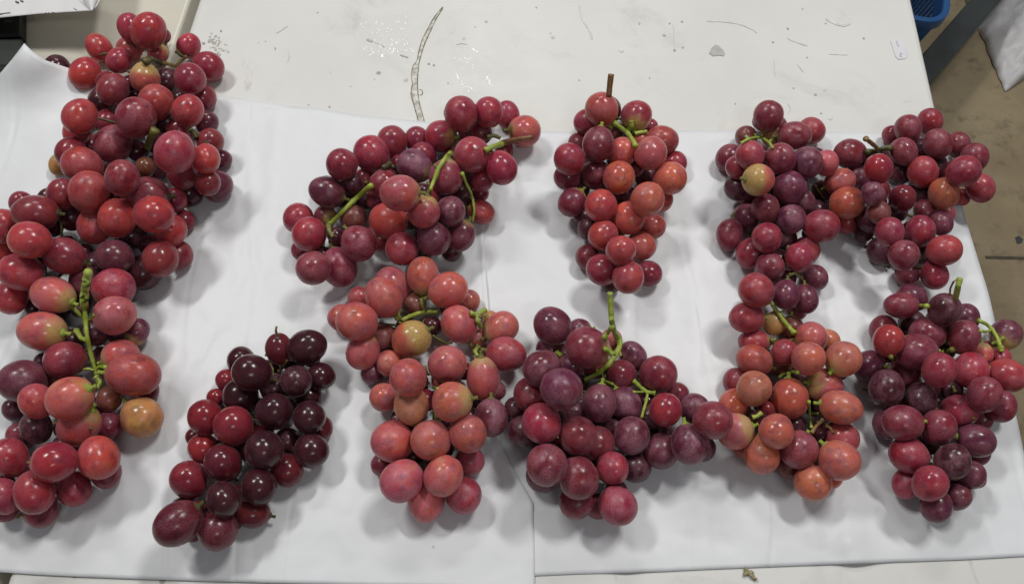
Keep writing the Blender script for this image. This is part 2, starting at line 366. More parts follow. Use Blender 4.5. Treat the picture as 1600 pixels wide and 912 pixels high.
BUNCH['B'] = dict(bloom=45, spine=[(800,218),(740,240),(680,280),(600,300),(520,345),(500,400)], label='sprawling slanting bunch with a brown-tipped stem beside the table scratch', g="""
720 179 25 5 C 1.1 a90 b50;763 176 22 4 C 1.08 a90;793 180 19 3 C 1.15;819 205 24 4 K 1.04 a180 g.3;689 213 24 4 C 1.0 a10 g.4;737 242 27 5.5 C b60;783 262 24 4 C 1.12 a-120 b30;752 280 19 3 M;788 235 14 2 M
652 218 19 3 M;613 222 23 4 M 1.06;580 240 27 4.5 C;534 257 24 4.5 M;511 300 24 4.5 P 1.15 a20 b60;550 288 18 2.5 D;648 260 25 5 P 1.12 a30 g.3 b90;661 243 20 4 M;625 302 27 5.5 K 1.15 a0 g.3 b70;697 276 25 4 M 1.08 a-80 g.3 b60
662 330 25 5 K 1.02 a-75 g.45;607 345 27 4 O 1.1 a200 b40;600 288 22 3.5 M;590 312 17 3 M;704 330 23 4 P 1.08 b80;678 372 26 4.5 P b50;628 388 25 4.5 C 1.04 b70;751 331 18 4 O 1.2 a-160 g.4;720 368 21 3.5 P 1.2 a-60 g.3
706 392 16 2 D;560 380 26 4 M 1.08 a-130 b80 g.15;466 341 23 4 C 1.08;483 366 26 5 C;508 338 17 3 M g.4;553 340 20 2 B;469 391 14 2 M;489 419 26 4.5 M b60;530 417 27 4 M 1.15 a-110 b70;592 371 21 3 R;662 393 14 2 D
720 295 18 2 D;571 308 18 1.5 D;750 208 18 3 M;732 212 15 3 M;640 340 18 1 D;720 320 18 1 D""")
BUNCH['H'] = dict(bloom=65, spine=[(700,485),(665,500),(660,560),(680,640),(670,740)], label='long bunch of coral-red grapes with a hole showing paper near its top', g="""
661 431 24.5 4 O 1.2 a90 g.35 b50;614 447 26 4 K 1.18 a60 b70;599 464 27 5 R 1.18 a60 b60;700 453 27 4.5 O 1.14 a160 g.25 b60;732 470 17 3 O;563 466 18 3 R;537 497 22 3.5 R 1.08;558 502 29 5 R 1.1 a10 b70
567 549 25 3.5 K 1.12 a-70 g.3;643 530 28 5 O 1.08 a-30 g.8 b20;717 507 26 5 K 1.16 a60;783 512 23 3.5 K 1.2 a150 g.4;791 553 26 4.5 C 1.18 a190 b90;765 498 13 2 Y g.6;744 528 16 3 O;698 569 29 5 K 1.05 b70
755 591 25 4.5 K 1.35 a-95 g.4 b80;609 567 20 3.5 O;638 590 29 5 R 1.1 b70;582 583 17 2 P;600 528 22 2 B;648 476 18 2 B;601 620 22 3 O;643 634 26 4 Y 1.1 a80 g.3;707 627 29 5 O 1.06 a-10 g.5;697 593 22 3 O
767 652 26 3.5 P 1.12 a-90 b80;730 676 29 4.5 O 1.05;613 689 32 5 R b90;673 687 30.5 5.5 O b90;734 720 22 3 C;598 725 18 2 M;628 750 31 4.5 K 1.1 a-40 b90;693 743 29 5.5 K 1.1 a-60 b60;666 782 28 4 K 1.12 a-90 b80;724 773 28 4 C b90
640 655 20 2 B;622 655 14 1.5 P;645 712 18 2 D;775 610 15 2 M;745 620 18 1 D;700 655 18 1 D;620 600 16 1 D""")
BUNCH['C'] = dict(bloom=45, spine=[(950,150),(962,200),(985,240),(975,320),(970,390),(965,430)], label='compact tapering bunch hanging from a brown woody stub at the centre', g="""
940 171 25 5 R 1.04 a60 g.15;917 191 20 3.5 C;994 182 23 4 C 1.03 a100 g.5;935 225 24 5 M 1.15 a-80 b40;890 249 24 4.5 C 1.06;906 225 18 3 M;973 238 23 4.5 K g.3 b30;1034 220 23 4 R 1.1 a180 g.2;1016 240 25 5.5 K b60
1054 255 19 3 C;1046 279 25 5 O 1.08 b40;886 277 20 3 M;931 273 23 5 M b40;967 278 24.5 5.5 O b40;1012 311 25 5.5 O 1.06 a-60 b70;939 322 24.5 5 R b30;894 316 21 3.5 M 1.1 a-50 g.3;982 341 25 5 O b30;1030 312 20 4 R
1018 354 20 4 R 1.12;922 357 19 3 D;943 368 23 4.5 R b40;1001 384 22 4.5 O 1.04 b50;970 391 23 5.5 R b30;919 402 19 3 M;941 422 24 4.5 C 1.04 b50;981 433 24.5 5.5 R b50;1013 427 20 3.5 M 1.08;911 339 15 2 D;974 308 20 2 D
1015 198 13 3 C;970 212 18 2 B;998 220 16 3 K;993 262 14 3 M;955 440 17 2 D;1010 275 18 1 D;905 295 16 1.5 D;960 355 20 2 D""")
BUNCH['I'] = dict(bloom=55, spine=[(955,510),(962,560),(945,620),(930,680),(925,770)], spine2=[(962,560),(1010,620),(1060,660),(1085,670)], label='wide purple bunch whose pale green forked stem stands up against the paper', g="""
863 509 28 5 P 1.08 a45;860 545 22 3 P g.25;847 575 27 4.5 P 1.1 a-30;877 607 31 5.5 P 1.05 a-160 b80;918 543 31 4.5 M 1.1 a10 g.35;930 568 22 3 M;906 516 18 3 P g.3;955 530 16 2.5 K;989 556 20 4 P 1.2 a60 b80;970 585 23 4.5 M 1.04
1028 585 28.5 4.5 M b50;893 570 20 3.5 P b90;936 629 26 5 P 1.12 a-80 b90;977 631 24 4.5 P 1.15 a-120 b90;829 616 26 4 M;806 638 18 2 D;805 649 18 2 D;847 661 30 5.5 C 1.04 b80;818 673 24 3 D;903 680 29.5 5.5 M b50
932 692 27 4 M b50;855 726 31.5 6 M b60;904 746 30 5.5 M 1.1 a-100 b60;957 731 25 4.5 C 1.08;900 784 26 3.5 M;965 789 29 5 C 1.06 a-140 b70;935 790 20 2 M;987 680 27 4.5 P 1.08 a-70 b80;993 730 23 2 D b60
1033 704 27 4 P 1.08;1077 693 28 5 P 1.12 a-100 b90;1098 700 20 3 D;1113 656 28.5 5.5 M 1.05 a180 b50;1040 640 25 5 C b20;1085 638 23 4.5 P 1.08 b70;1058 616 18 3 M;848 742 26 3 D;896 646 20 2 D;1033 670 18 2 D
1015 650 18 2 D;870 640 20 1 D;960 670 20 1 D;900 600 18 1 D;920 730 20 1 D""")
BUNCH['D'] = dict(bloom=55, spine=[(1170,217),(1205,235),(1225,300),(1230,380),(1250,440)], spine2=[(1225,290),(1290,300)], label='knobbly maroon bunch that holds one half-yellow grape, between two neighbours', g="""
1200 182 21.5 4 M 1.14 a105;1215 197 15 3 M;1268 204 21 3.5 R 1.08;1241 212 21.5 4.5 M 1.2 a180;1166 214 17 2.5 B 1.1 g.3;1139 247 20 3.5 M 1.1 a-60;1172 243 22 5 C 1.12 b60;1152 262 18 3.5 C;1219 248 24 5.5 M b60;1261 254 23 4.5 P 1.06 a-100
1291 255 20 4 K 1.04;1185 281 24 5.5 K a180 g.85 b20;1234 293 25.5 5.5 P 1.04 b80;1312 284 20 3.5 K 1.18 a160;1152 294 20 3 D;1170 307 18 3 M;1323 317 25 5 O 1.04 a180 b30;1196 326 22 5 M;1254 315 19 4 P b80;1236 342 22.5 4.5 P b80
1283 353 25 5 C 1.08 a190;1166 340 21 3 P g.2;1140 367 20 3.5 M 1.25 a-80 g.1;1198 372 23.5 5.5 C b40;1173 396 22 4 C 1.1 a-60;1203 417 22.5 5 M 1.06 b60;1248 403 22 5.5 C 1.03 b50;1260 391 21 4 K 1.08 b80;1274 434 19.5 3.5 P
1228 460 20 4 P 1.15 a-80;1259 467 19 4 P 1.2 a-90 b40;1245 482 18 2 M;1322 347 18 3 R;1206 213 16 3.5 Y;1225 372 20 2 D;1285 300 18 1 D;1275 330 18 1 D;1215 290 18 2 D""")
BUNCH['E'] = dict(bloom=55, spine=[(1375,235),(1410,250),(1430,300),(1430,360),(1440,420)], spine2=[(1420,255),(1510,262)], label='maroon bunch at the top right, overhanging the table edge with a woody hook', g="""
1328 240 22 4 M 1.14 a0 g.15;1373 264 22.5 5.5 C b20;1340 276 19 3 P;1453 190 20.5 4 C 1.04;1419 202 22 4.5 M 1.06 b70;1393 212 15 3 M;1412 237 21.5 5 M;1465 225 23 5.5 M 1.08 b60;1497 227 20 4 M b70;1523 246 22 4.5 M 1.04
1505 268 24 5.5 C 1.05 a150 b70;1532 294 22.5 4.5 C 1.06 b50;1442 269 24 5.5 C b50;1475 303 24.5 5 O 1.06 b60;1364 302 18.5 5 P 1.08 b80;1410 310 21 5 M 1.04 b10;1435 235 18 3 D;1390 362 22.5 5 C 1.04;1438 361 24 5.5 C b60
1470 349 19 4 P;1475 391 24 5 R 1.08 a170;1412 399 23.5 5.5 M b70;1377 393 20 3 D 1.15 a60;1417 428 19 3 M;1460 429 22.5 4.5 C;1360 342 21 3 D;1374 332 18 3.5 B;1445 330 18 3.5 M;1478 333 14 3 K;1405 268 20 3 D
1440 303 18 2.5 D;1390 243 16 2.5 D;1503 308 13 3 R;1350 362 16 2 D;1445 395 18 2 D;1400 330 18 2 D""")
BUNCH['J'] = dict(bloom=50, spine=[(1210,485),(1240,520),(1250,580),(1265,650),(1260,720)], spine2=[(1250,590),(1185,645)], label='straggly orange-red bunch with green stems showing, touching the wide purple bunch', g="""
1182 454 26 5 C 1.06 a40 g.2;1167 496 23 4.5 C 1.18 a0 g.15;1209 505 18 3 Y g.8;1179 534 20 4 C 1.2 a0 g.4;1179 563 24 5 R 1.18 a20;1236 513 20 2.5 B g.4;1226 550 20 4 C 1.08;1267 528 25 4.5 K 1.04;1263 560 26 5.5 O b40
1292 534 20 3 O g.3;1317 561 27 5 O 1.04 a140 g.35;1150 595 20 3.5 M 1.08;1178 607 26.5 5 O b60;1234 622 28 5 R 1.12 a-90 b30;1288 602 26 4 K 1.08 a190 g.5;1314 636 26 5 O 1.22 a190 g.1;1148 632 25 4 R b70;1149 673 27 4.5 K 1.04 a-20 g.55
1213 673 27 5.5 O b20;1190 709 27 4.5 O 1.12 a-90;1162 698 17 3 R;1248 702 29 5 M 1.0 a-50 g.2 b80;1314 684 26 4 K 1.04 a180 g.15;1311 718 30 5.5 O 1.03 a-130 g.15;1270 752 27 5 O 1.08 a-80;1232 727 20 3 B;1298 742 20 3 R;1277 712 14 3 D
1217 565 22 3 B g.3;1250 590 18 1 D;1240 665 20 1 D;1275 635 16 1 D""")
BUNCH['K'] = dict(bloom=55, spine=[(1492,466),(1480,540),(1470,600),(1465,680),(1460,760)], spine2=[(1480,540),(1545,545),(1565,540)], label='plum-coloured bunch at the right edge under a curved bright green stem', g="""
1426 465 21 4 P 1.18 a20;1408 477 20.5 5 M 1.32 a0;1476 484 25.5 5.5 D b50;1510 495 21 4 P;1571 523 23 3 P 1.08 a120 g.6;1380 514 22 3 M 1.08;1388 532 24 5 R b20;1425 507 22 3 D;1449 522 24 4.5 M 1.15 a20 b70;1432 549 28 5 M 1.15 a0 b70
1505 527 26 5.5 M b50;1467 578 27 5.5 C b60;1358 573 25 4 P 1.06 b40;1517 578 28 5 C 1.06 b70;1535 553 17 4 K g.6;1573 586 26 5 R 1.12 a-160;1563 560 18 4 C;1541 544 12 3 M;1412 583 25 3.5 M 1.12;1385 605 27 4.5 D b60;1438 623 26 4.5 D 1.08 b60
1538 616 27 5 M 1.12;1565 635 24 4 M b70;1499 642 25 4.5 C 1.12 a170;1411 660 27 5 M 1.18 a0 b50;1388 660 25 3 P;1466 668 28 5.5 M 1.04 b60;1532 655 20 3.5 M;1524 688 25 4.5 P 1.16 a190;1421 711 27 5 C 1.15 a20 b70;1488 721 28 5.5 D 1.04 b70
1530 708 18 3 P;1518 742 22 4 P 1.04;1453 755 28 5.5 C;1416 755 23 4 C 1.04 b80;1463 790 25.5 4 P;1497 776 21 3 P;1490 757 20 2 D;1485 610 20 2 D;1450 690 20 2 D;1475 545 18 2 D""")

def base_mesh(seed, nu=28, nv=18):
    r = random.Random(seed); V = [(0, 0, 1)]; sx = 1 + r.uniform(-.03, .03); egg = r.uniform(-.05, .07); dim = r.uniform(.03, .06)
    for j in range(1, nv):
        th = PI * j / nv
        for i in range(nu):
            ph = 2 * PI * i / nu
            v = Vector((math.sin(th) * math.cos(ph) * sx, math.sin(th) * math.sin(ph) / sx, math.cos(th)))
            k = 1 + .020 * (noise.noise(v * 1.4 + Vector((seed * 7.7, 0, 0)))) + .004 * noise.noise(v * 3.0 + Vector((0, seed * 3.1, 0)))
            v = v * k; w_ = 1 - egg * v.z; v.x *= w_; v.y *= w_
            v.z -= dim * math.exp(-(th / .22) ** 2); v.z += .02 * math.exp(-((PI - th) / .16) ** 2)
            V.append(v)
    V[0] = (0, 0, 1 - dim * 1.05); V.append(Vector((0, 0, -1.0)))
    Fs = [(0, 1 + i, 1 + (i + 1) % nu) for i in range(nu)]
    for j in range(nv - 2):
        for i in range(nu):
            a = 1 + j * nu + i; b = 1 + j * nu + (i + 1) % nu; Fs.append((a, a + nu, b + nu, b))
    L = len(V) - 1; a = 1 + (nv - 2) * nu
    Fs += [(a + i, L, a + (i + 1) % nu) for i in range(nu)]
    me = bpy.data.meshes.new('grape'); me.from_pydata([tuple(v) for v in V], [], Fs)
    for p in me.polygons: p.use_smooth = True
    me.materials.append(M_SKIN); return me
GM = [base_mesh(k) for k in range(10)]
def ped_mesh(seed):
    r = random.Random(seed); P = []; d = Vector((0, 0, 1)); p = Vector((0, 0, .90)); R_ = [.24, .27, .25, .13, .10, .10, .11, .12]
    for k in range(8):
        P.append(p.copy()); p = p + d * (.04 if k < 3 else .06); d = (d + Vector((r.uniform(-.12, .12), r.uniform(-.12, .12), 0))).normalized()
    V, Fs = tube(P, R_, 8)
    me = bpy.data.meshes.new('pedicel'); me.from_pydata([tuple(v) for v in V], [], Fs)
    for q in me.polygons: q.use_smooth = True
    return me
PM = {}
for c in 'god':
    PM[c] = []
    for k in range(3):
        me = ped_mesh(k + ord(c)); me.materials.append(STEM[c]); PM[c].append(me)

G = []
for key, b in BUNCH.items():
    for it in b['g'].replace('\n', ';').split(';'):
        f = it.split()
        if len(f) < 5: continue
        d = dict(k=key, x=float(f[0]), y=float(f[1]), r=float(f[2]), L=float(f[3]), c=f[4], e=1.0, a=None, g=0.0, b=b['bloom'])
        for q in f[5:]:
            if q[0] == 'a': d['a'] = float(q[1:])
            elif q[0] == 'g': d['g'] = float(q[1:])
            elif q[0] == 'b': d['b'] = float(q[1:])
            else: d['e'] = float(q)
        G.append(d)
PAPER_Z = .0022
def settle(q, placed):
    if 're_px' not in q:
        q['r'] *= (1 + ((q['x'] - 800) ** 2 + (q['y'] - 456) ** 2) / F_PX ** 2) ** -.12 * 1.055
    d = ray(q['x'], q['y']); re = q['r'] * (1 + (q['e'] - 1) * .35)
    def at(t): return CAM + d * t
    # lowest place on the table
    t = (PAPER_Z - CAM.z) / d.z
    for _ in range(6):
        R_ = q['r'] * t / F_PX; t = (PAPER_Z + R_ * .98 - CAM.z) / d.z
    zmin = max(0, q['L'] - 3.5) * .007 
    t += zmin / d.z
    near = [p for p in placed if math.hypot(p['x'] - q['x'], p['y'] - q['y']) < (p['re_px'] + re) * 1.25 + 6]
    for _ in range(400):
        P = at(t); R_ = re * t / F_PX; ok = True
        for p in near:
            dd = math.hypot(p['x'] - q['x'], p['y'] - q['y'])
            if (P - p['P']).length < (R_ + p['R']) * .90: ok = False; break
            if dd < (p['re_px'] + re) * .93 and t > p['t'] - .001 and p['L'] < q['L'] : ok = False; break
        if ok: break
        t -= .0008
    q.update(P=at(t), t=t, R=re * t / F_PX, Rm=q['r'] * t / F_PX, re_px=re)
G.sort(key=lambda q: (q['L'], -q['y']))
done = []
for q in G: settle(q, done); done.append(q)
print('max heights', {k: round(max(q['P'].z for q in G if q['k'] == k) * 1000) for k in BUNCH})

# grapes that carry the pile from inside, where the visible ones leave room; dark skins stand in for gap shade
HOLES = [(682, 562, 26), (640, 488, 8), (1229, 430, 7), (1445, 484, 8), (1550, 520, 22), (793, 213, 5), (988, 206, 4), (1284, 680, 5), (1320, 262, 8)]
def fillers(key):
    mine = [q for q in G if q['k'] == key]; allg = list(G) + extra
    out = []; rr = random.Random(hash(key) % 97 + 5 if False else ord(key))
    xs = [q['x'] for q in mine]; ys = [q['y'] for q in mine]
    X, Y = np.meshgrid(np.arange(min(xs) - 60, max(xs) + 60, 4.0), np.arange(min(ys) - 60, max(ys) + 60, 4.0))
    sd_ = np.min([np.hypot(X - p['x'], Y - p['y']) - p['r'] for p in mine], axis=0); dil = sd_ <= 15; er = dil.copy()
    for a in range(-4, 5):
        for c in range(-4, 5):
            if a * a + c * c <= 14: er &= np.roll(np.roll(dil, a, 0), c, 1)
    def closed(px, py): return bool(er[int(round((py - Y[0, 0]) / 4)), int(round((px - X[0, 0]) / 4))]) if 0 <= (py - Y[0, 0]) / 4 < er.shape[0] - 1 and 0 <= (px - X[0, 0]) / 4 < er.shape[1] - 1 else False
    for _ in range(2500):
        x = rr.uniform(min(xs), max(xs)); y = rr.uniform(min(ys), max(ys)); r = rr.uniform(13, 23)
        top = None; n_in = 0
        for k in range(12):
            px, py = x + r * .98 * math.cos(k * PI / 6), y + r * .98 * math.sin(k * PI / 6)
            if closed(px, py) and all(math.hypot(hx - px, hy - py) > hr for hx, hy, hr in HOLES): n_in += 1
        if n_in < 12: continue
        ov = [p for p in mine if math.hypot(p['x'] - x, p['y'] - y) < p['r'] + r]
        tn = max(p['t'] for p in ov) if ov else 0
        d = ray(x, y); tb = (PAPER_Z + .012 - CAM.z) / d.z
        tlim = max(p['t'] - (.006 if math.hypot(p['x'] - x, p['y'] - y) > (p['r'] + r) * .66 else 0) for p in ov) + .001
        for k in range(12):
            t = tb - k * .006
            if t < tlim: break
            P = CAM + d * t; R_ = r * t / F_PX
            if all((P - p['P']).length > (p['R'] + R_) * .90 for p in allg + out):
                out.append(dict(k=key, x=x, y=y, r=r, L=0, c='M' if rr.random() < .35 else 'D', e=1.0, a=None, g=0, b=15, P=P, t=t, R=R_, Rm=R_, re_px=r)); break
    return out
extra = []
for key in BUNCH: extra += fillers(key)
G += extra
print('grapes', len(G), 'inside', len(extra))

# ---- spines (the hidden main stems) at about mid height
def spine_pts(key, name):
    mine = [q for q in G if q['k'] == key]; out = []
    for (x, y) in BUNCH[key][name]:
        z = sorted(mine, key=lambda q: (q['x'] - x) ** 2 + (q['y'] - y) ** 2)[:5]
        zz = sum(q['P'].z for q in z) / 5 * .75
        out.append(on(x, y, max(.012, zz)))
    return catmull(out, 6)
ROOT = {}; SP = {}
for key, b in BUNCH.items():
    mine = [q for q in G if q['k'] == key]
    cx = sum(q['P'].x for q in mine) / len(mine); cy = sum(q['P'].y for q in mine) / len(mine)
    r_ = empty('grape_bunch', (cx, cy, PAPER_Z)); ROOT[key] = r_
    tag(r_, b['label'], 'grapes', 'grape bunches laid out on white paper')
    SP[key] = spine_pts(key, 'spine') + (spine_pts(key, 'spine2') if 'spine2' in b else [])
PEDC = {'A': 'd', 'B': 'o', 'C': 'g', 'D': 'o', 'E': 'd', 'F': 'g', 'G': 'd', 'H': 'o', 'I': 'g', 'J': 'g', 'K': 'g'}
for n, q in enumerate(G):
    rr = random.Random(n * 13 + 1)
    sp = min(SP[q['k']], key=lambda p: (p - q['P']).length); to = sp - q['P']
    rx, ry = q['x'] - 800, q['y'] - 456; stretch = math.sqrt(1 + (rx * rx + ry * ry) / F_PX ** 2)
    round_ = q['a'] is None and q['L'] > 0 and stretch > 1.035
    if round_:
        tg = (RIGHT * ry + UP * rx).normalized()
        if tg.dot(to) < 0: tg = -tg
        D = tg + FWD * .25
    elif q['a'] is not None:
        a = math.radians(q['a']); tilt = .12 if q['g'] >= .3 else -.18
        if q['e'] <= 1.04: tilt += .15 if q['g'] >= .3 else -.3
        D = RIGHT * math.cos(a) - UP * math.sin(a) - FWD * tilt
    else:
        D = to.normalized() + FWD * (.75 if q['g'] < .3 else -.25) + Vector((rr.uniform(-.25, .25), rr.uniform(-.25, .25), rr.uniform(-.2, .2)))
    D.normalize(); q['D'] = D
    z = D; x = z.cross(Vector((rr.uniform(-1, 1), rr.uniform(-1, 1), rr.uniform(-1, 1)))).normalized(); y = z.cross(x)
    me = GM[rr.randrange(len(GM))]
    o = bpy.data.objects.new('grape', me); COL.objects.link(o); o.parent = ROOT[q['k']]
    e = q['e'] if q['a'] is not None else 1 + (q['e'] - 1) * .8 + rr.uniform(.0, .05)
    sw = 1.0 if q['a'] is not None else 1 - (e - 1) * .3
    if round_:
        e = stretch * .99 + rr.uniform(-.02, .03); q['Rm'] = q['Rm'] * stretch ** .3 * 1.0 / stretch; sw = 1.0
    M = Matrix((x * q['Rm'] * sw, y * q['Rm'] * sw, z * q['Rm'] * e)).transposed().to_4x4()
    M.translation = q['P'] - Vector(ROOT[q['k']].location)
    o.matrix_local = M
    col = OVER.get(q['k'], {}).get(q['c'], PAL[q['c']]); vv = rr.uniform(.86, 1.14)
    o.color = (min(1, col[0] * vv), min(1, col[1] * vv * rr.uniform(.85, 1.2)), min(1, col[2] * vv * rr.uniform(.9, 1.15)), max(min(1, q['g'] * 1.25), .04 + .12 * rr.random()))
    o.pass_index = int(max(0, min(100, q['b'] * rr.uniform(.75, 1.2))))
    if q['L'] > 0 and (q['g'] >= .15 or (q['a'] is not None and q['e'] > 1.1)):
        pm = PM[PEDC[q['k']]][rr.randrange(3)]
        p_ = bpy.data.objects.new('pedicel', pm); COL.objects.link(p_); p_.parent = o
        p_.scale = (1, 1, 1)
    q['end'] = q['P'] + D * q['Rm'] * (e + .45)

# ---- the stems
def hit(x, y, keys=None):
    d = ray(x, y); dl = d.length; u = d / dl; best = None
    for q in G:
        w_ = q['P'] - CAM; tca = w_.dot(u); d2 = w_.length_squared - tca * tca; R2 = (q['R'] * .97) ** 2
        if d2 < R2:
            t = (tca - math.sqrt(R2 - d2)) / dl
            if best is None or t < best: best = t
    return best
def stem(key, kind, w0, w1, pts, name='stem', sink=.25, tipc=None):
    # dense path; where it crosses grapes it lies on them, else it spans the gap
    P2 = []
    for a, b in zip(pts, pts[1:]):
        n = max(2, int(math.hypot(b[0] - a[0], b[1] - a[1]) / 7))
        for k in range(n): P2.append((a[0] + (b[0] - a[0]) * k / n, a[1] + (b[1] - a[1]) * k / n, a[2] if k == 0 and len(a) > 2 else None))
    P2.append((pts[-1][0], pts[-1][1], pts[-1][2] if len(pts[-1]) > 2 else None))
    n = len(P2); T = [None] * n
    for i, (x, y, h) in enumerate(P2):
        wd = (w0 + (w1 - w0) * i / max(1, n - 1)) / 2
        ts = [t for t in (hit(x + dx, y + dy) for dx, dy in ((0, 0), (wd, 0), (-wd, 0), (0, wd), (0, -wd))) if t]
        if ts: T[i] = min(ts) - wd / F_PX * min(ts) * (1 - sink)
        if h is not None:
            d = ray(x, y); th = (h / 1000 - CAM.z) / d.z; T[i] = th if T[i] is None else min(th, T[i])
    known = [i for i in range(n) if T[i] is not None]
    if not known:
        for i, (x, y, h) in enumerate(P2): T[i] = (.03 - CAM.z) / ray(x, y).z
    else:
        for i in range(n):
            if T[i] is None:
                lo = max([k for k in known if k < i], default=None); hi = min([k for k in known if k > i], default=None)
                T[i] = T[hi] if lo is None else T[lo] if hi is None else T[lo] + (T[hi] - T[lo]) * (i - lo) / (hi - lo)
    for _ in range(3):
        T2 = [min(T[i], (T[max(0, i - 1)] + T[i] + T[min(n - 1, i + 1)]) / 3) for i in range(n)]; T = T2
    P3 = [CAM + ray(x, y) * T[i] for i, (x, y, h) in enumerate(P2)]
    C = catmull(P3, 2); rr = random.Random(int(pts[0][0] * 7 + pts[0][1]))
    R_ = []
    for i, p in enumerate(C):
        k = i / (len(C) - 1); wpx = w0 + (w1 - w0) * k
        r_ = wpx / 2 / F_PX * T[min(n - 1, i // 2)]
        R_.append(r_ * (1 + rr.uniform(-.13, .13) * (1 if wpx < 8.5 else .35) + (.35 if i in (0, len(C) - 1) and wpx < 8.5 else 0)))
    V, Fs = tube(C, R_, 10)
    o = obj(name, V, Fs, STEM[kind], None, True); put(o, ROOT[key]); return o
ST = [
 ('A','t',6,5,[(243,97),(256,98),(266,101),(275,104),(283,95),(292,88)]),('A','d',12,8,[(224,97),(236,93),(250,98)]),('A','o',14,10,[(243,202),(236,216),(230,232)]),('A','d',9,6,[(296,202),(304,208),(307,216)]),('A','d',7,5,[(276,80),(282,86),(290,90)]),
 ('F','g',13,12,[(138,424,112),(134,444,104),(131,468,98),(132,480)]),('F','g',8,6,[(132,480),(134,505),(137,530),(143,556),(149,580),(153,598)]),('F','g',6,7,[(133,498),(124,491),(115,481)]),('F','g',7,8,[(136,531),(127,528),(120,517)]),('F','g',6,7,[(149,577),(157,572),(166,574)]),
 ('F','g',3,4,[(136,502),(142,498),(147,491)]),('F','g',7,6,[(150,588),(157,596),(152,606)]),('F','g',3,5,[(147,578),(139,576),(131,577)]),
 ('G','t',4,3,[(433,524),(431,516,52),(432,510,54)]),('G','t',6,4,[(436,580),(443,570),(449,562)]),('G','o',4,3,[(426,586),(426,576),(422,568)]),
 ('B','g',9,7,[(580,290),(566,302),(552,314),(538,328),(525,341),(513,352)]),('B','t',6,4,[(571,284),(573,292),(565,300)]),('B','o',9,6,[(513,352),(515,362),(520,370)]),('B','g',8,6,[(704,240),(694,250),(685,264),(679,280),(672,297)]),
 ('B','b',7,10,[(832,214),(812,217),(794,221),(782,225)]),('B','g',10,8,[(784,225),(772,229),(758,235)]),('B','g',5,4,[(722,270),(728,286),(735,300),(739,314),(741,330),(738,346)]),('B','o',4,3,[(683,262),(678,257)]),('B','d',9,7,[(600,262),(610,256),(614,262)]),('B','d',9,5,[(760,214),(772,212),(782,216)]),
 ('H','g',7,6,[(628,500),(640,494),(655,489),(668,487),(685,487)]),('H','o',7,5,[(628,500),(622,492),(625,482)]),('H','g',8,8,[(735,489),(745,492),(750,489),(758,484)]),('H','g',8,6,[(745,492),(746,502),(752,511)]),('H','g',8,6,[(748,540),(742,548),(746,556)]),
 ('H','o',4,3,[(676,524),(688,531),(698,536),(707,535)]),('H','o',8,6,[(659,466),(660,476),(665,486)]),('H','g',4,4,[(677,605),(684,607)]),('H','o',5,4,[(655,722),(659,730)]),
 ('C','b',10,9,[(955,116,96),(953,132,90),(951,152,84)]),('C','g',8,7,[(960,193),(970,200),(982,210),(989,220),(993,228)]),('C','g',8,8,[(981,205),(987,197),(986,189)]),('C','g',7,6,[(992,209),(1001,207),(1010,206)]),
 ('D','g',5,4,[(1158,224),(1168,218),(1180,215),(1192,216),(1202,223),(1208,232)]),('D','g',4,4,[(1170,218),(1166,213)]),('D','g',4,4,[(1181,216),(1180,209)]),('D','g',5,4,[(1202,222),(1208,215)]),('D','t',3,3,[(1273,289),(1280,300),(1288,310)]),('D','o',5,4,[(1233,429),(1243,427),(1254,434)]),
 ('E','t',7,6,[(1353,217,80),(1362,224),(1370,231),(1375,238)]),('E','d',10,9,[(1354,237),(1368,237),(1380,233),(1392,231)]),
 ('I','g',8,10,[(953,457,108),(954,480,100),(956,502,94),(960,518),(967,530)]),('I','g',10,7,[(967,528),(969,540),(962,554),(950,570),(936,582),(913,594)]),('I','g',7,7,[(956,510,92),(950,519),(945,527)]),('I','g',6,4,[(966,546),(970,556)]),('I','g',4,4,[(941,583),(944,594),(958,600)]),('I','g',6,7,[(957,553),(950,547),(944,545)]),
 ('I','g',6,7,[(990,594),(1000,604),(1010,612),(1024,614)]),('I','g',5,5,[(1012,613),(1010,626),(1006,640),(1003,652)]),('I','g',3,3,[(990,612),(1006,612)]),('I','g',8,6,[(870,550),(877,555)]),('I','g',4,3,[(934,582),(932,576)]),
 ('J','g',6,7,[(1207,476),(1214,486),(1222,498),(1232,510),(1241,520)]),('J','g',3,3,[(1214,487),(1224,487)]),('J','o',6,6,[(1204,532),(1212,530)]),('J','g',5,5,[(1217,590),(1224,584),(1236,580),(1247,582)]),('J','g',7,7,[(1176,652),(1183,650),(1190,645)]),('J','t',6,6,[(1268,676),(1274,667),(1280,661),(1286,655)]),('J','g',4,4,[(1264,627),(1265,645),(1268,668)]),('J','g',5,4,[(1268,645),(1279,646)]),('J','t',6,4,[(1290,664),(1297,668),(1302,676)]),
 ('K','g',9,9,[(1500,434,100),(1497,448,96),(1493,466)]),('K','t',3,3,[(1499,434,100),(1490,440,97),(1485,450),(1484,460)]),('K','g',6,6,[(1530,501),(1541,506),(1551,515),(1558,527),(1563,541)]),('K','g',5,5,[(1550,537),(1560,533),(1569,527)]),('K','g',5,4,[(1532,517),(1540,518),(1549,515)]),
 ('K','g',6,6,[(1437,478),(1448,478)]),('K','o',7,7,[(1472,547),(1480,549),(1488,546)]),('K','o',6,5,[(1392,557),(1396,562)]),('K','o',6,6,[(1382,571),(1388,574)]),('K','g',10,6,[(1563,541),(1565,549)]),('K','o',5,5,[(1488,603),(1492,612)]),
]
for s in ST: stem(*s)
def seen(p):
    v = p - CAM; t = v.dot(FWD); h = hit(800 + v.dot(RIGHT) / t * F_PX, 456 - v.dot(UP) / t * F_PX)
    return h is None or t < h + .002
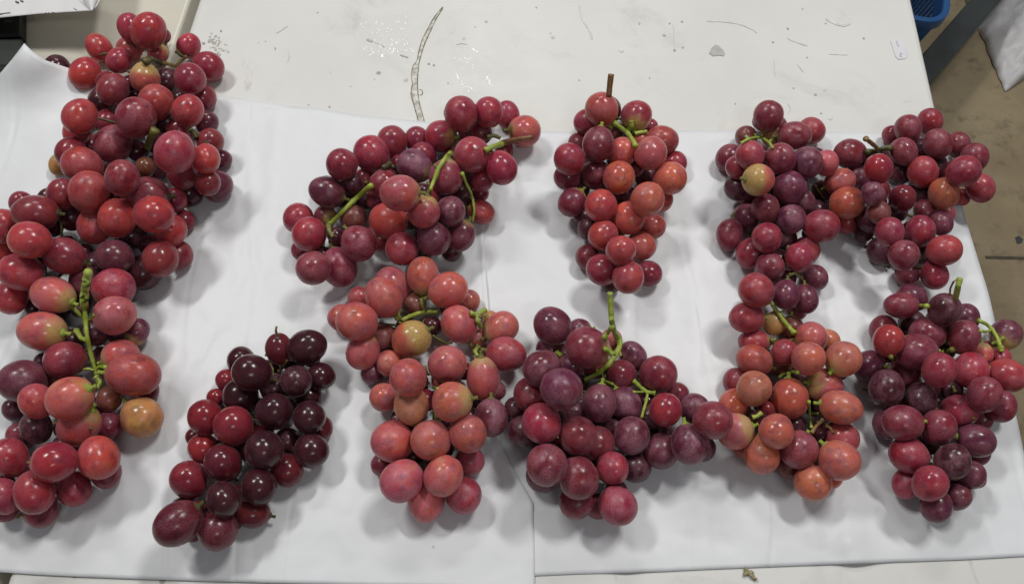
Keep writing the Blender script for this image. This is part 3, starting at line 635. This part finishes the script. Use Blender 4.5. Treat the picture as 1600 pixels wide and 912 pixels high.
for key in BUNCH:                     # inner branching that ties every grape to the main stem
    V, Fs = [], []
    P = SP[key]; n1 = len(spine_pts(key, 'spine'))
    for seg in (P[:n1], P[n1:]):
        if len(seg) > 1:
            run = []
            for p in seg + [None]:
                if p is not None and not seen(p): run.append(p); continue
                if len(run) > 1:
                    V, Fs = tube(run, [.002] * len(run), 7); put(obj('rachis', V, Fs, STEM['o' if PEDC[key] != 'd' else 'd'], None, True), ROOT[key])
                run = []
    for q in G:
        if q['k'] != key: continue
        s = min(P, key=lambda p: (p - q['end']).length)
        if (s - q['end']).length > .075: continue
        m = (s + q['end']) / 2 + Vector((0, 0, -.003)); c = catmull([s, m, q['end']], 3)
        if sum(seen(p) for p in c) > 1: continue
        V, Fs = tube(c, [.0011] * len(c), 5); put(obj('branch', V, Fs, STEM['o' if PEDC[key] != 'd' else 'd'], None, True), ROOT[key])

# ------------------------------------------------------------------ small things on and round the tables
def flat(name, pix, z, mat, parent=None, h=.0002):
    """a thin flat piece lying on the table, with its outline in table coordinates"""
    V = [on(x, y, z) for x, y in pix]; n = len(V)
    V += [v + Vector((0, 0, h)) for v in V]
    a = sum((pix[i][0] * pix[(i + 1) % n][1] - pix[(i + 1) % n][0] * pix[i][1]) for i in range(n))
    order = list(range(n)) if a < 0 else list(range(n))[::-1]
    Fs = [tuple(n + i for i in order), tuple(order[::-1])]
    for k in range(n):
        i, j = order[k], order[(k + 1) % n]; Fs.append((i, j, n + j, n + i))
    o = obj(name, V, Fs, mat)
    if parent: put(o, parent)
    return o
# curved scratch where the laminate has worn to a grey groove
M_SCR = plain('worn_groove_grey', (.53, .515, .465), .7, nscale=220, var=.35)
M_RIM = plain('groove_dirt', (.20, .18, .13), .8, nscale=300, var=.4)
SCX = lambda P, o: [(x + o * min(1, y / 90), y) for x, y in P]
left = [(692,11),(679,26),(668,45),(659,62),(653,82),(650,95),(644,104),(642,118),(643,132),(641,146),(645,162),(649,176),(652,189)]
right = [(693,12),(682,30),(673,50),(665,68),(659,88),(656,100),(655,112),(654,124),(654,136),(655,148),(657,162),(661,176),(665,190)]
left = SCX(left, 1.2); right = SCX(right, -1.6)
flat('scratch', left + right[::-1], .0001, M_SCR, main_table, .0001)
def stroke(name, P, wpx, mat, parent, z=.0003, seed=1, h=.0001):
    rr = random.Random(seed); Q = catmull([Vector((x, y, 0)) for x, y in P], 4); Lf, Rt = [], []
    for i, p in enumerate(Q):
        t = (Q[min(i + 1, len(Q) - 1)] - Q[max(0, i - 1)]).normalized(); nrm = Vector((-t.y, t.x, 0)); k = wpx / 2 * rr.uniform(.45, 1.3)
        if i in (0, len(Q) - 1): k *= .3
        Lf.append((p.x + nrm.x * k, p.y + nrm.y * k)); Rt.append((p.x - nrm.x * k, p.y - nrm.y * k))
    V = []; n = len(Q)
    for a, b in zip(Lf, Rt): V += [on(*a, z), on(*b, z)]
    V += [v + Vector((0, 0, h)) for v in V[:]]; m = 2 * n; Fs = []
    for i in range(n - 1):
        a = 2 * i; Fs += [(m + a, m + a + 1, m + a + 3, m + a + 2), (a, a + 2, a + 3, a + 1), (a, m + a, m + a + 2, a + 2), (a + 1, a + 3, m + a + 3, m + a + 1)]
    o = obj(name, V, Fs, mat); put(o, parent); return o
stroke('scratch_edge', left, 1.4, M_RIM, main_table, seed=2); stroke('scratch_edge', right, 1.4, M_RIM, main_table, seed=3)
stroke('scratch_edge', [(655,140),(659,141),(660,147),(656,149)], 1.2, M_RIM, main_table, seed=4)
M_SMUDGE = plain('grey_scuff', (.42, .41, .38), .7, nscale=120, var=.25)
M_FAINT = plain('faint_scuff', (.62, .615, .59), .6, nscale=120, var=.12)
for i, (P, wd, m) in enumerate([([(573,61),(578,64),(583,64)], 4.5, M_SMUDGE), ([(584,65),(593,69),(601,74)], 3, M_FAINT), ([(625,86),(631,88),(638,90)], 3.4, M_SMUDGE),
        ([(1105,33),(1130,34),(1155,38),(1175,46),(1183,52)], 3, M_FAINT), ([(432,52),(440,47),(450,40)], 2.4, M_FAINT), ([(450,78),(452,88),(449,97)], 2.4, M_FAINT), ([(713,70),(722,68),(730,70)], 2, M_FAINT),
        ([(1052,36),(1053,55),(1054,78)], 2.2, M_FAINT), ([(1230,60),(1245,66),(1262,72)], 4, M_FAINT), ([(1210,95),(1211,120)], 2.2, M_FAINT), ([(1295,85),(1325,86)], 2, M_FAINT), ([(1245,100),(1256,113)], 3, M_FAINT),
        ([(905,8),(910,30),(922,50),(925,62)], 4, M_FAINT), ([(1231,162),(1235,170),(1232,178)], 2, M_FAINT), ([(958,890),(962,898),(963,906)], 2, M_FAINT), ([(1290,30),(1315,40),(1330,36)], 5, M_FAINT)]):
    stroke('scuff', P, wd * .7, m, main_table, seed=20 + i)
def speck(x, y, r, mat, parent, seed, z=.0003):
    rr = random.Random(seed); P = [(x + r * rr.uniform(.6, 1.25) * math.cos(k * PI / 4), y + r * rr.uniform(.5, 1.1) * math.sin(k * PI / 4)) for k in range(8)]
    return flat('speck', P, z, mat, parent, .0001)
sd = random.Random(3)
for k, (x, y, r) in enumerate([(670,100,1.8),(678,102,2.2),(496,20,1.4),(548,135,1.2),(743,42,1.2),(430,77,1.2),(1046,37,1.6),(999,37,2.4),(1066,34,2.2),(1067,74,2.2),(1054,79,2.2),(971,79,4),(1208,66,2),(1231,45,2.2),(1254,14,1.5),(1290,37,1.6),
        (1289,140,2.8),(1274,148,2.4),(1240,138,1.4),(1149,162,1.4),(1283,177,1.5),(1298,184,4),(1015,122,1.2),(1261,90,1.4),(404,67,1),(415,65,1),(482,164,1.2),(515,167,2),(585,124,1.1),(700,130,1.5),(760,34,2),(430,75,1.4),(1350,60,2),(838,12,1.3),(860,52,1.2),(905,125,1.4)]):
    speck(x, y, r, M_SMUDGE if r < 2.6 else M_FAINT, main_table, k)
for k in range(60):                    # mottled stain next to the table seam
    a, b = sd.gauss(0, 1), sd.gauss(0, 1)
    cx, cy = ((333, 62) if k % 2 else (341, 80)); speck(cx + a * 6.5, cy + b * 5.5, sd.uniform(.8, 2.6), M_SMUDGE if sd.random() < .55 else M_FAINT, main_table, 100 + k, .0003 + k * .000004)
flat('stain', [(1118,70),(1123,72),(1130,79),(1133,84),(1131,88),(1124,87),(1114,88),(1108,84),(1111,76)], .0003, plain('grey_green_stain', (.40, .41, .38), .6, nscale=90, var=.1), main_table)
M_LBL = plain('white_label_paper', (.66, .65, .68), .5, nscale=60, var=.04)
M_PEN = plain('faint_purple_pen', (.40, .37, .50), .6, nscale=60, var=.2)
lb = flat('sticker', [(1391,64),(1394,61),(1409,63),(1416,72),(1419,86),(1415,92),(1403,93),(1399,88)], .0004, M_LBL); tag(lb, 'small white sticker with faint purple writing near the right table edge', 'sticker')
for i, P in enumerate([[(1400,64),(1402,67),(1401,70)], [(1403,70),(1405,74)], [(1406,83),(1409,84),(1406,87),(1409,89)]]):
    s = stroke('pen_mark', P, 1.5, M_PEN, main_table, .0007, 60 + i); s.location = Vector((0, 0, 0)) + Vector(s.location) + Vector(main_table.location) ; s.parent = lb
# crumpled clear tape
def tape_material():
    t = NT('clear_plastic_film'); out = t.t.nodes['Material Output']
    tr = t.n('ShaderNodeBsdfTransparent'); gl = t.n('ShaderNodeBsdfGlossy'); gl.inputs['Roughness'].default_value = .10
    tr.inputs[0].default_value = (1, 1, 1, 1)
    mx = t.n('ShaderNodeMixShader'); mx.inputs[0].default_value = .012
    t.l(tr.outputs[0], mx.inputs[1]); t.l(gl.outputs[0], mx.inputs[2]); t.l(mx.outputs[0], out.inputs[0])
    return t.m
M_TAPE = tape_material()
def film(x0, y0, x1, y1, seed, label, amp=.0022, n=34):
    V = []; 
    for j in range(n + 1):
        for i in range(n + 1):
            u, v = i / n, j / n; jag = 11 * noise.noise(Vector((u * 2.6, v * 2.6, seed * 3.3)))
            x = x0 + (x1 - x0) * u + jag + 8 * (v - .5); y = y0 + (y1 - y0) * v + jag
            f = min(1, 5 * min(u, 1 - u, v, 1 - v) + .12)
            z = .0005 + amp * f * abs(noise.noise(Vector((u * 5.5, v * 5.5, seed)))) * 1.6 + amp * .35 * f * abs(noise.noise(Vector((u * 8, v * 5, seed + 5))))
            V.append(on(x, y, z))
    Fs = [(j * (n + 1) + i, (j + 1) * (n + 1) + i, (j + 1) * (n + 1) + i + 1, j * (n + 1) + i + 1) for j in range(n) for i in range(n)]
    o = obj('plastic_film', V, Fs, M_TAPE, None, True)
    return tag(o, label, 'plastic film', 'clear film scraps on the table')
film(552, 26, 642, 84, 1, 'clear film scrap glinting on the table left of the curved scratch', .003)
film(712, 74, 764, 140, 2, 'clear film scrap glinting on the table right of the curved scratch', .003)

# dry bit of stem on the table, lower right
M_CR = plain('dry_stem_bit', (.30, .26, .14), .8, nscale=400, var=.4)
rt = empty('stem_fragment', on(1171, 894, .001)); tag(rt, 'tiny dry stem fragment on the table just below the paper edge', 'stem fragment')
for P in ([(1165,886),(1168,892),(1173,897),(1182,905)], [(1168,892),(1163,898)], [(1172,896),(1176,892)]):
    pts = [on(x, y, .0016) for x, y in P]; C = catmull(pts, 3); V, Fs = tube(C, [.0014 * (1 + .3 * math.sin(i * 2.1)) for i in range(len(C))], 6)
    put(obj('twig', V, Fs, M_CR, None, True), rt)
mk = speck(677, 853, 1.1, M_RIM, None, 77, .0046); mk.scale = (1, 1, 1); mk.name = 'crumb'; tag(mk, 'tiny dark crumb on the white paper below the coral bunch', 'crumb')

# loose dark grape behind the curled paper corner
P = on(90, 106, .011); me = GM[3]
lg = bpy.data.objects.new('loose_grape', me); COL.objects.link(lg); lg.location = P; lg.scale = (.0115, .0115, .0125); lg.rotation_euler = (1.2, .3, .4)
lg.color = (.045, .008, .016, .05); lg.pass_index = 30; tag(lg, 'single near-black grape half hidden behind the curled corner of the paper', 'grape')

# black device at the far left
M_BLK = plain('black_glossy_plastic', (.004, .004, .005), .35, nscale=6, var=.2)
M_DK = plain('dark_green_grey_plastic', (.022, .026, .022), .4, nscale=6, var=.2)
M_GRY = plain('grey_lettering', (.16, .16, .17), .5, nscale=20, var=.05)
dv = empty('device', on(-60, 60, 0)); tag(dv, 'black box-shaped device at the far left, under the printed page', 'device')
def slab(pix, z0, z1, mat, name, bev=.002):
    V = [on(x, y, 0) for x, y in pix]; n = len(V); V = [Vector((v.x, v.y, z0)) for v in V] + [Vector((v.x, v.y, z1)) for v in V]
    Fs = [tuple(range(n, 2 * n)), tuple(range(n))[::-1]] + [(i, (i + 1) % n, n + (i + 1) % n, n + i) for i in range(n)]
    bm = bmesh.new(); vs = [bm.verts.new(v) for v in V]
    for f in Fs: bm.faces.new([vs[i] for i in f])
    bmesh.ops.recalc_face_normals(bm, faces=bm.faces); me = bpy.data.meshes.new(name); bm.to_mesh(me); bm.free(); me.materials.append(mat)
    o = bpy.data.objects.new(name, me); COL.objects.link(o)
    if bev: bevel(o, bev, 2)
    return o
put(slab([(44,-40),(42,70),(-200,76),(-200,-40)], 0, .012, M_BLK, 'screen'), dv)
put(slab([(43,71.5),(40,112),(-200,120),(-200,77.5)], 0, .010, M_DK, 'front_panel'), dv)
for x, P in ((8, [[(0,0),(5,4)],[(0,4),(5,0)]]), (14.2, [[(0,4),(0,0)],[(0,0),(4,4)],[(4,4),(4,0)]])):
    for i, seg in enumerate(P):
        a, b = [(x + q[0], 31.5 + q[1]) for q in seg]
        V = []; 
        for (u, v_) in (a, b): V += [on(u - .5, v_, .0123), on(u + .5, v_, .0123)]
        V = V + [v + Vector((0, 0, .0001)) for v in V]
        put(obj('lettering', V, [(4, 5, 7, 6), (0, 2, 3, 1), (0, 4, 6, 2), (1, 3, 7, 5), (0, 1, 5, 4), (2, 6, 7, 3)], M_GRY), dv)

# printed page lying over the device, its near corner curling down
M_PAGE = paper_material('office_paper', (.70, .69, .70)); M_INK = plain('black_ink', (.03, .03, .035), .6, nscale=60, var=.2)
def z_page(x, y, u, v): return .024 + .018 * max(0, u) ** 3 + .006 * math.sin(u * PI)
page = patch('printed_page', [(-160, -90), (0, -95), (80, -85), (170, -70)], [(-160, 33), (0, 28), (60, 22), (120, 18.5), (142, 17)], [(-160, -90), (-160, 33)], [(170, -70), (163, -20), (157, 0), (150, 12), (142, 17)], z_page, M_PAGE, 40, 24)
# curled edge of the page: a narrow lit flap rolled over
tag(page, 'curling white printed page at the top left over the black device', 'paper')
V = []; n = 12; m_ = 14
for j in range(n + 1):
    v = j / n
    for i in range(m_ + 1):
        u = i / m_; x = (122 + (142 - 122) * v) + (1 - v) * 0 + u * (33 * (1 - v) + 2); y = -8 + 25 * v
        V.append(on(x, y, .0425 + .005 * math.sin(u * PI) * (1 - v) + .0006))
Fs = [(j * (m_ + 1) + i, (j + 1) * (m_ + 1) + i, (j + 1) * (m_ + 1) + i + 1, j * (m_ + 1) + i + 1) for j in range(n) for i in range(m_)]
fl = obj('curled_corner', V, Fs, M_PAGE, page, True); fm = fl.modifiers.new('thickness', 'SOLIDIFY'); fm.thickness = .0002
def page_ink(P, wpx, seed):
    Q = []
    rr = random.Random(seed); V = []; 
    for (x, y) in P:
        u = max(0, min(1, (x + 160) / 310)); z = z_page(x, y, u, 0) + .0007
        V += [on(x, y - wpx / 2, z), on(x, y + wpx / 2, z)]
    n = len(P); V += [v + Vector((0, 0, .0001)) for v in V]; m = 2 * n; Fs = []
    for i in range(n - 1):
        a = 2 * i; Fs += [(m + a, m + a + 1, m + a + 3, m + a + 2), (a, a + 2, a + 3, a + 1)]
    o = obj('printed_mark', V, Fs, M_INK, page)
for i, (P, wd) in enumerate([([(24,2.5),(27,4),(29.5,4.5)], 2.4), ([(31.5,1),(34,2.2),(36.5,2.6)], 2), ([(-4,22),(2,22),(8,21),(12,20.6),(16,20.2)], 1.1), ([(-4,23.2),(4,22.6)], .9), ([(115,13),(117.5,15),(121,16.5)], 1.0), ([(69,22),(71,21),(73,20.4)], .8), ([(81,19.5),(84,20),(87,21)], .8), ([(75,20.6),(77,20.2)], .8)]):
    page_ink(P, wd, i)

# blue plastic basket on the floor beyond the right edge of the table
M_BLUE = plain('blue_plastic', (.022, .095, .27), .38, nscale=10, var=.12); M_NAVY = plain('blue_plastic_inside', (.022, .095, .27), .45, nscale=10, var=.12)
RZ = -0.50
c0 = on(1484, 22, RZ); ex = (on(1484, -60, RZ) - on(1479, 28, RZ)); ex.z = 0; ey = ex.normalized(); exx = Vector((ey.y, -ey.x, 0)).normalized()
corner = on(1483, 41, RZ)            # near right outer corner of the rim
bw, bl, bh = .26, .38, .235
bc = corner - exx * (bw / 2) + ey * (bl / 2)
bk = empty('basket', Vector((bc.x, bc.y, FZ))); tag(bk, 'blue slotted plastic basket on the floor beyond the table edge', 'basket')
def rr_pts(w_, l_, r, z, n=6):
    out = []
    for cx, cy, a0 in ((w_/2 - r, l_/2 - r, 0), (-w_/2 + r, l_/2 - r, 90), (-w_/2 + r, -l_/2 + r, 180), (w_/2 - r, -l_/2 + r, 270)):
        for k in range(n + 1):
            a = math.radians(a0 + 90 * k / n); out.append(bc + exx * (cx + r * math.cos(a)) + ey * (cy + r * math.sin(a)) + Vector((0, 0, z - bc.z)))
    return out
rim = rr_pts(bw, bl, .045, RZ); V, Fs = [], []; N = len(rim)
for ring in (rr_pts(bw + .0, bl + .0, .045, RZ), rr_pts(bw + .0, bl, .045, RZ - .022), rr_pts(bw - .006, bl - .006, .043, RZ - .022), rr_pts(bw - .026, bl - .026, .034, RZ - .006), rr_pts(bw - .022, bl - .022, .034, RZ)):
    V += ring
for a in range(5):
    b = (a + 1) % 5
    for i in range(N): Fs.append((a * N + i, b * N + i, b * N + (i + 1) % N, a * N + (i + 1) % N))
put(bevel(obj('rim', V, Fs, M_BLUE, None, True), .002, 2), bk)
top = rr_pts(bw - .016, bl - .016, .038, RZ - .012, 6); bot = rr_pts(bw - .07, bl - .07, .03, FZ + .004, 6)
def wall(P0, P1, lo, hi): return [p0.lerp(p1, lo) for p0, p1 in zip(P0, P1)], [p0.lerp(p1, hi) for p0, p1 in zip(P0, P1)]
V, Fs = [], []
for lo, hi in ((0, .14), (.80, 1)):
    a, b = wall(top, bot, lo, hi); k = len(V); V += a + b
    Fs += [(k + i, k + (i + 1) % N, k + N + (i + 1) % N, k + N + i) for i in range(N)]
k = len(V); V += bot; Fs.append(tuple(range(k, k + N)))
wl = obj('shell', V, Fs, M_NAVY); wl.modifiers.new('thickness', 'SOLIDIFY').thickness = .003; put(wl, bk)
# slatted walls between the bands
def quadpt(i, f, h): 
    p = top[i].lerp(top[(i + 1) % N], f); q = bot[i].lerp(bot[(i + 1) % N], f); return p.lerp(q, h)
V, Fs = [], []
for i in range(N):
    ln = (top[(i + 1) % N] - top[i]).length; ns = max(1, int(ln / .017))
    for s_ in range(ns):
        f0 = s_ / ns; f1 = (s_ + (.55 if ln > .05 else 1.0)) / ns; k = len(V)
        V += [quadpt(i, f0, .13), quadpt(i, f1, .13), quadpt(i, f1, .81), quadpt(i, f0, .81)]; Fs.append((k, k + 1, k + 2, k + 3))
sl = obj('slats', V, Fs, M_NAVY); sl.modifiers.new('thickness', 'SOLIDIFY').thickness = .003; put(sl, bk); sl['kind'] = 'stuff'

# dark grey steel beam crossing the floor at the right
bz = -.62
p0 = on(1459, 97, bz); p1 = on(1542, 0, bz); dirn = (p1 - p0).normalized()
a = p0 - dirn * .35; b = p1 + dirn * 1.0
side = Vector((dirn.y, -dirn.x, 0)); V, Fs = [], []
box(V, Fs, (a + b) / 2, ((b - a).length / 2, .024, .024), dirn)
rk = empty('steel_stand', Vector(((a + b).x / 2, (a + b).y / 2, FZ))); tag(rk, 'dark grey steel beam of a low stand running across the floor', 'stand')
put(bevel(obj('beam', V, Fs, M_STEEL), .004, 3), rk)
for e_ in (a + dirn * .03, b - dirn * .03):
    V, Fs = [], []; box(V, Fs, Vector((e_.x, e_.y, (bz - .024 + FZ) / 2)), (.02, .02, (bz - .024 - FZ) / 2), dirn)
    put(obj('leg', V, Fs, M_STEEL), rk)

# white plastic sack standing on the floor, right edge
def bag_material():
    t = NT('translucent_white_plastic'); tc = t.n('ShaderNodeTexCoord').outputs['Object']
    a = t.noise(tc, 14, 5, .6, 1.0); c = t.mix(t.ramp(a, .3, .7), (.62, .61, .62), (.74, .73, .74)); t.l(c, t.b.inputs['Base Color'])
    t.b.inputs['Roughness'].default_value = .45; t.bump(a, .15, .006); return t.m
V = []; n = 40; tip = on(1571, 143, FZ + .004)
e1 = on(1520, 30, FZ) - tip; e2 = on(1700, 60, FZ) - tip; e1.z = e2.z = 0
for j in range(n + 1):
    for i in range(n + 1):
        u, v = i / n * 1.5, j / n * 1.3
        p = tip + e1 * u + e2 * v; s_ = min(1, (u * v) ** .5 * 1.5)
        fold = abs(noise.noise(Vector((u * 3.2 + v * 5, v * 2 - u * 4, 1.7)))) * .04 + abs(noise.noise(Vector((u * 6, v * 5, 4)))) * .006
        edge = min(1, 8 * min(u + .01, v + .01))
        p += (e1.normalized() * .004 * noise.noise(Vector((v * 6, 2, u))) + e2.normalized() * .006 * noise.noise(Vector((u * 7, 5, v)))) * (1 if u > .08 or v > .08 else 0)
        V.append(Vector((p.x, p.y, FZ + .003 + s_ * .06 + fold * edge)))
Fs = [(j * (n + 1) + i, j * (n + 1) + i + 1, (j + 1) * (n + 1) + i + 1, (j + 1) * (n + 1) + i) for j in range(n) for i in range(n)]
bg = obj('plastic_sheet', V, Fs, bag_material(), None, True); bg.modifiers.new('thickness', 'SOLIDIFY').thickness = .0006
tag(bg, 'crumpled pale plastic sheeting with a pointed corner on the floor at the right', 'plastic sheet')
# floor joint and a stain
M_JOINT = plain('floor_joint', (.09, .075, .055), .8, nscale=40, var=.2)
def fbar(p, q, wd, mat, name):
    V, Fs = [], []; d = (q - p); box(V, Fs, (p + q) / 2, (d.length / 2, wd / 2, .0006), d); o = obj(name, V, Fs, mat); tag(o, kind='structure'); return o
fbar(on(1540, 402, FZ + .0006), on(1900, 410, FZ + .0006), .006, M_JOINT, 'floor_joint')
st = flat('floor_stain', [(1586,371),(1592,368),(1599,374),(1596,380),(1589,381)], FZ + .0006, plain('dark_stain', (.05, .055, .055), .7, nscale=30, var=.2)); tag(st, kind='structure')
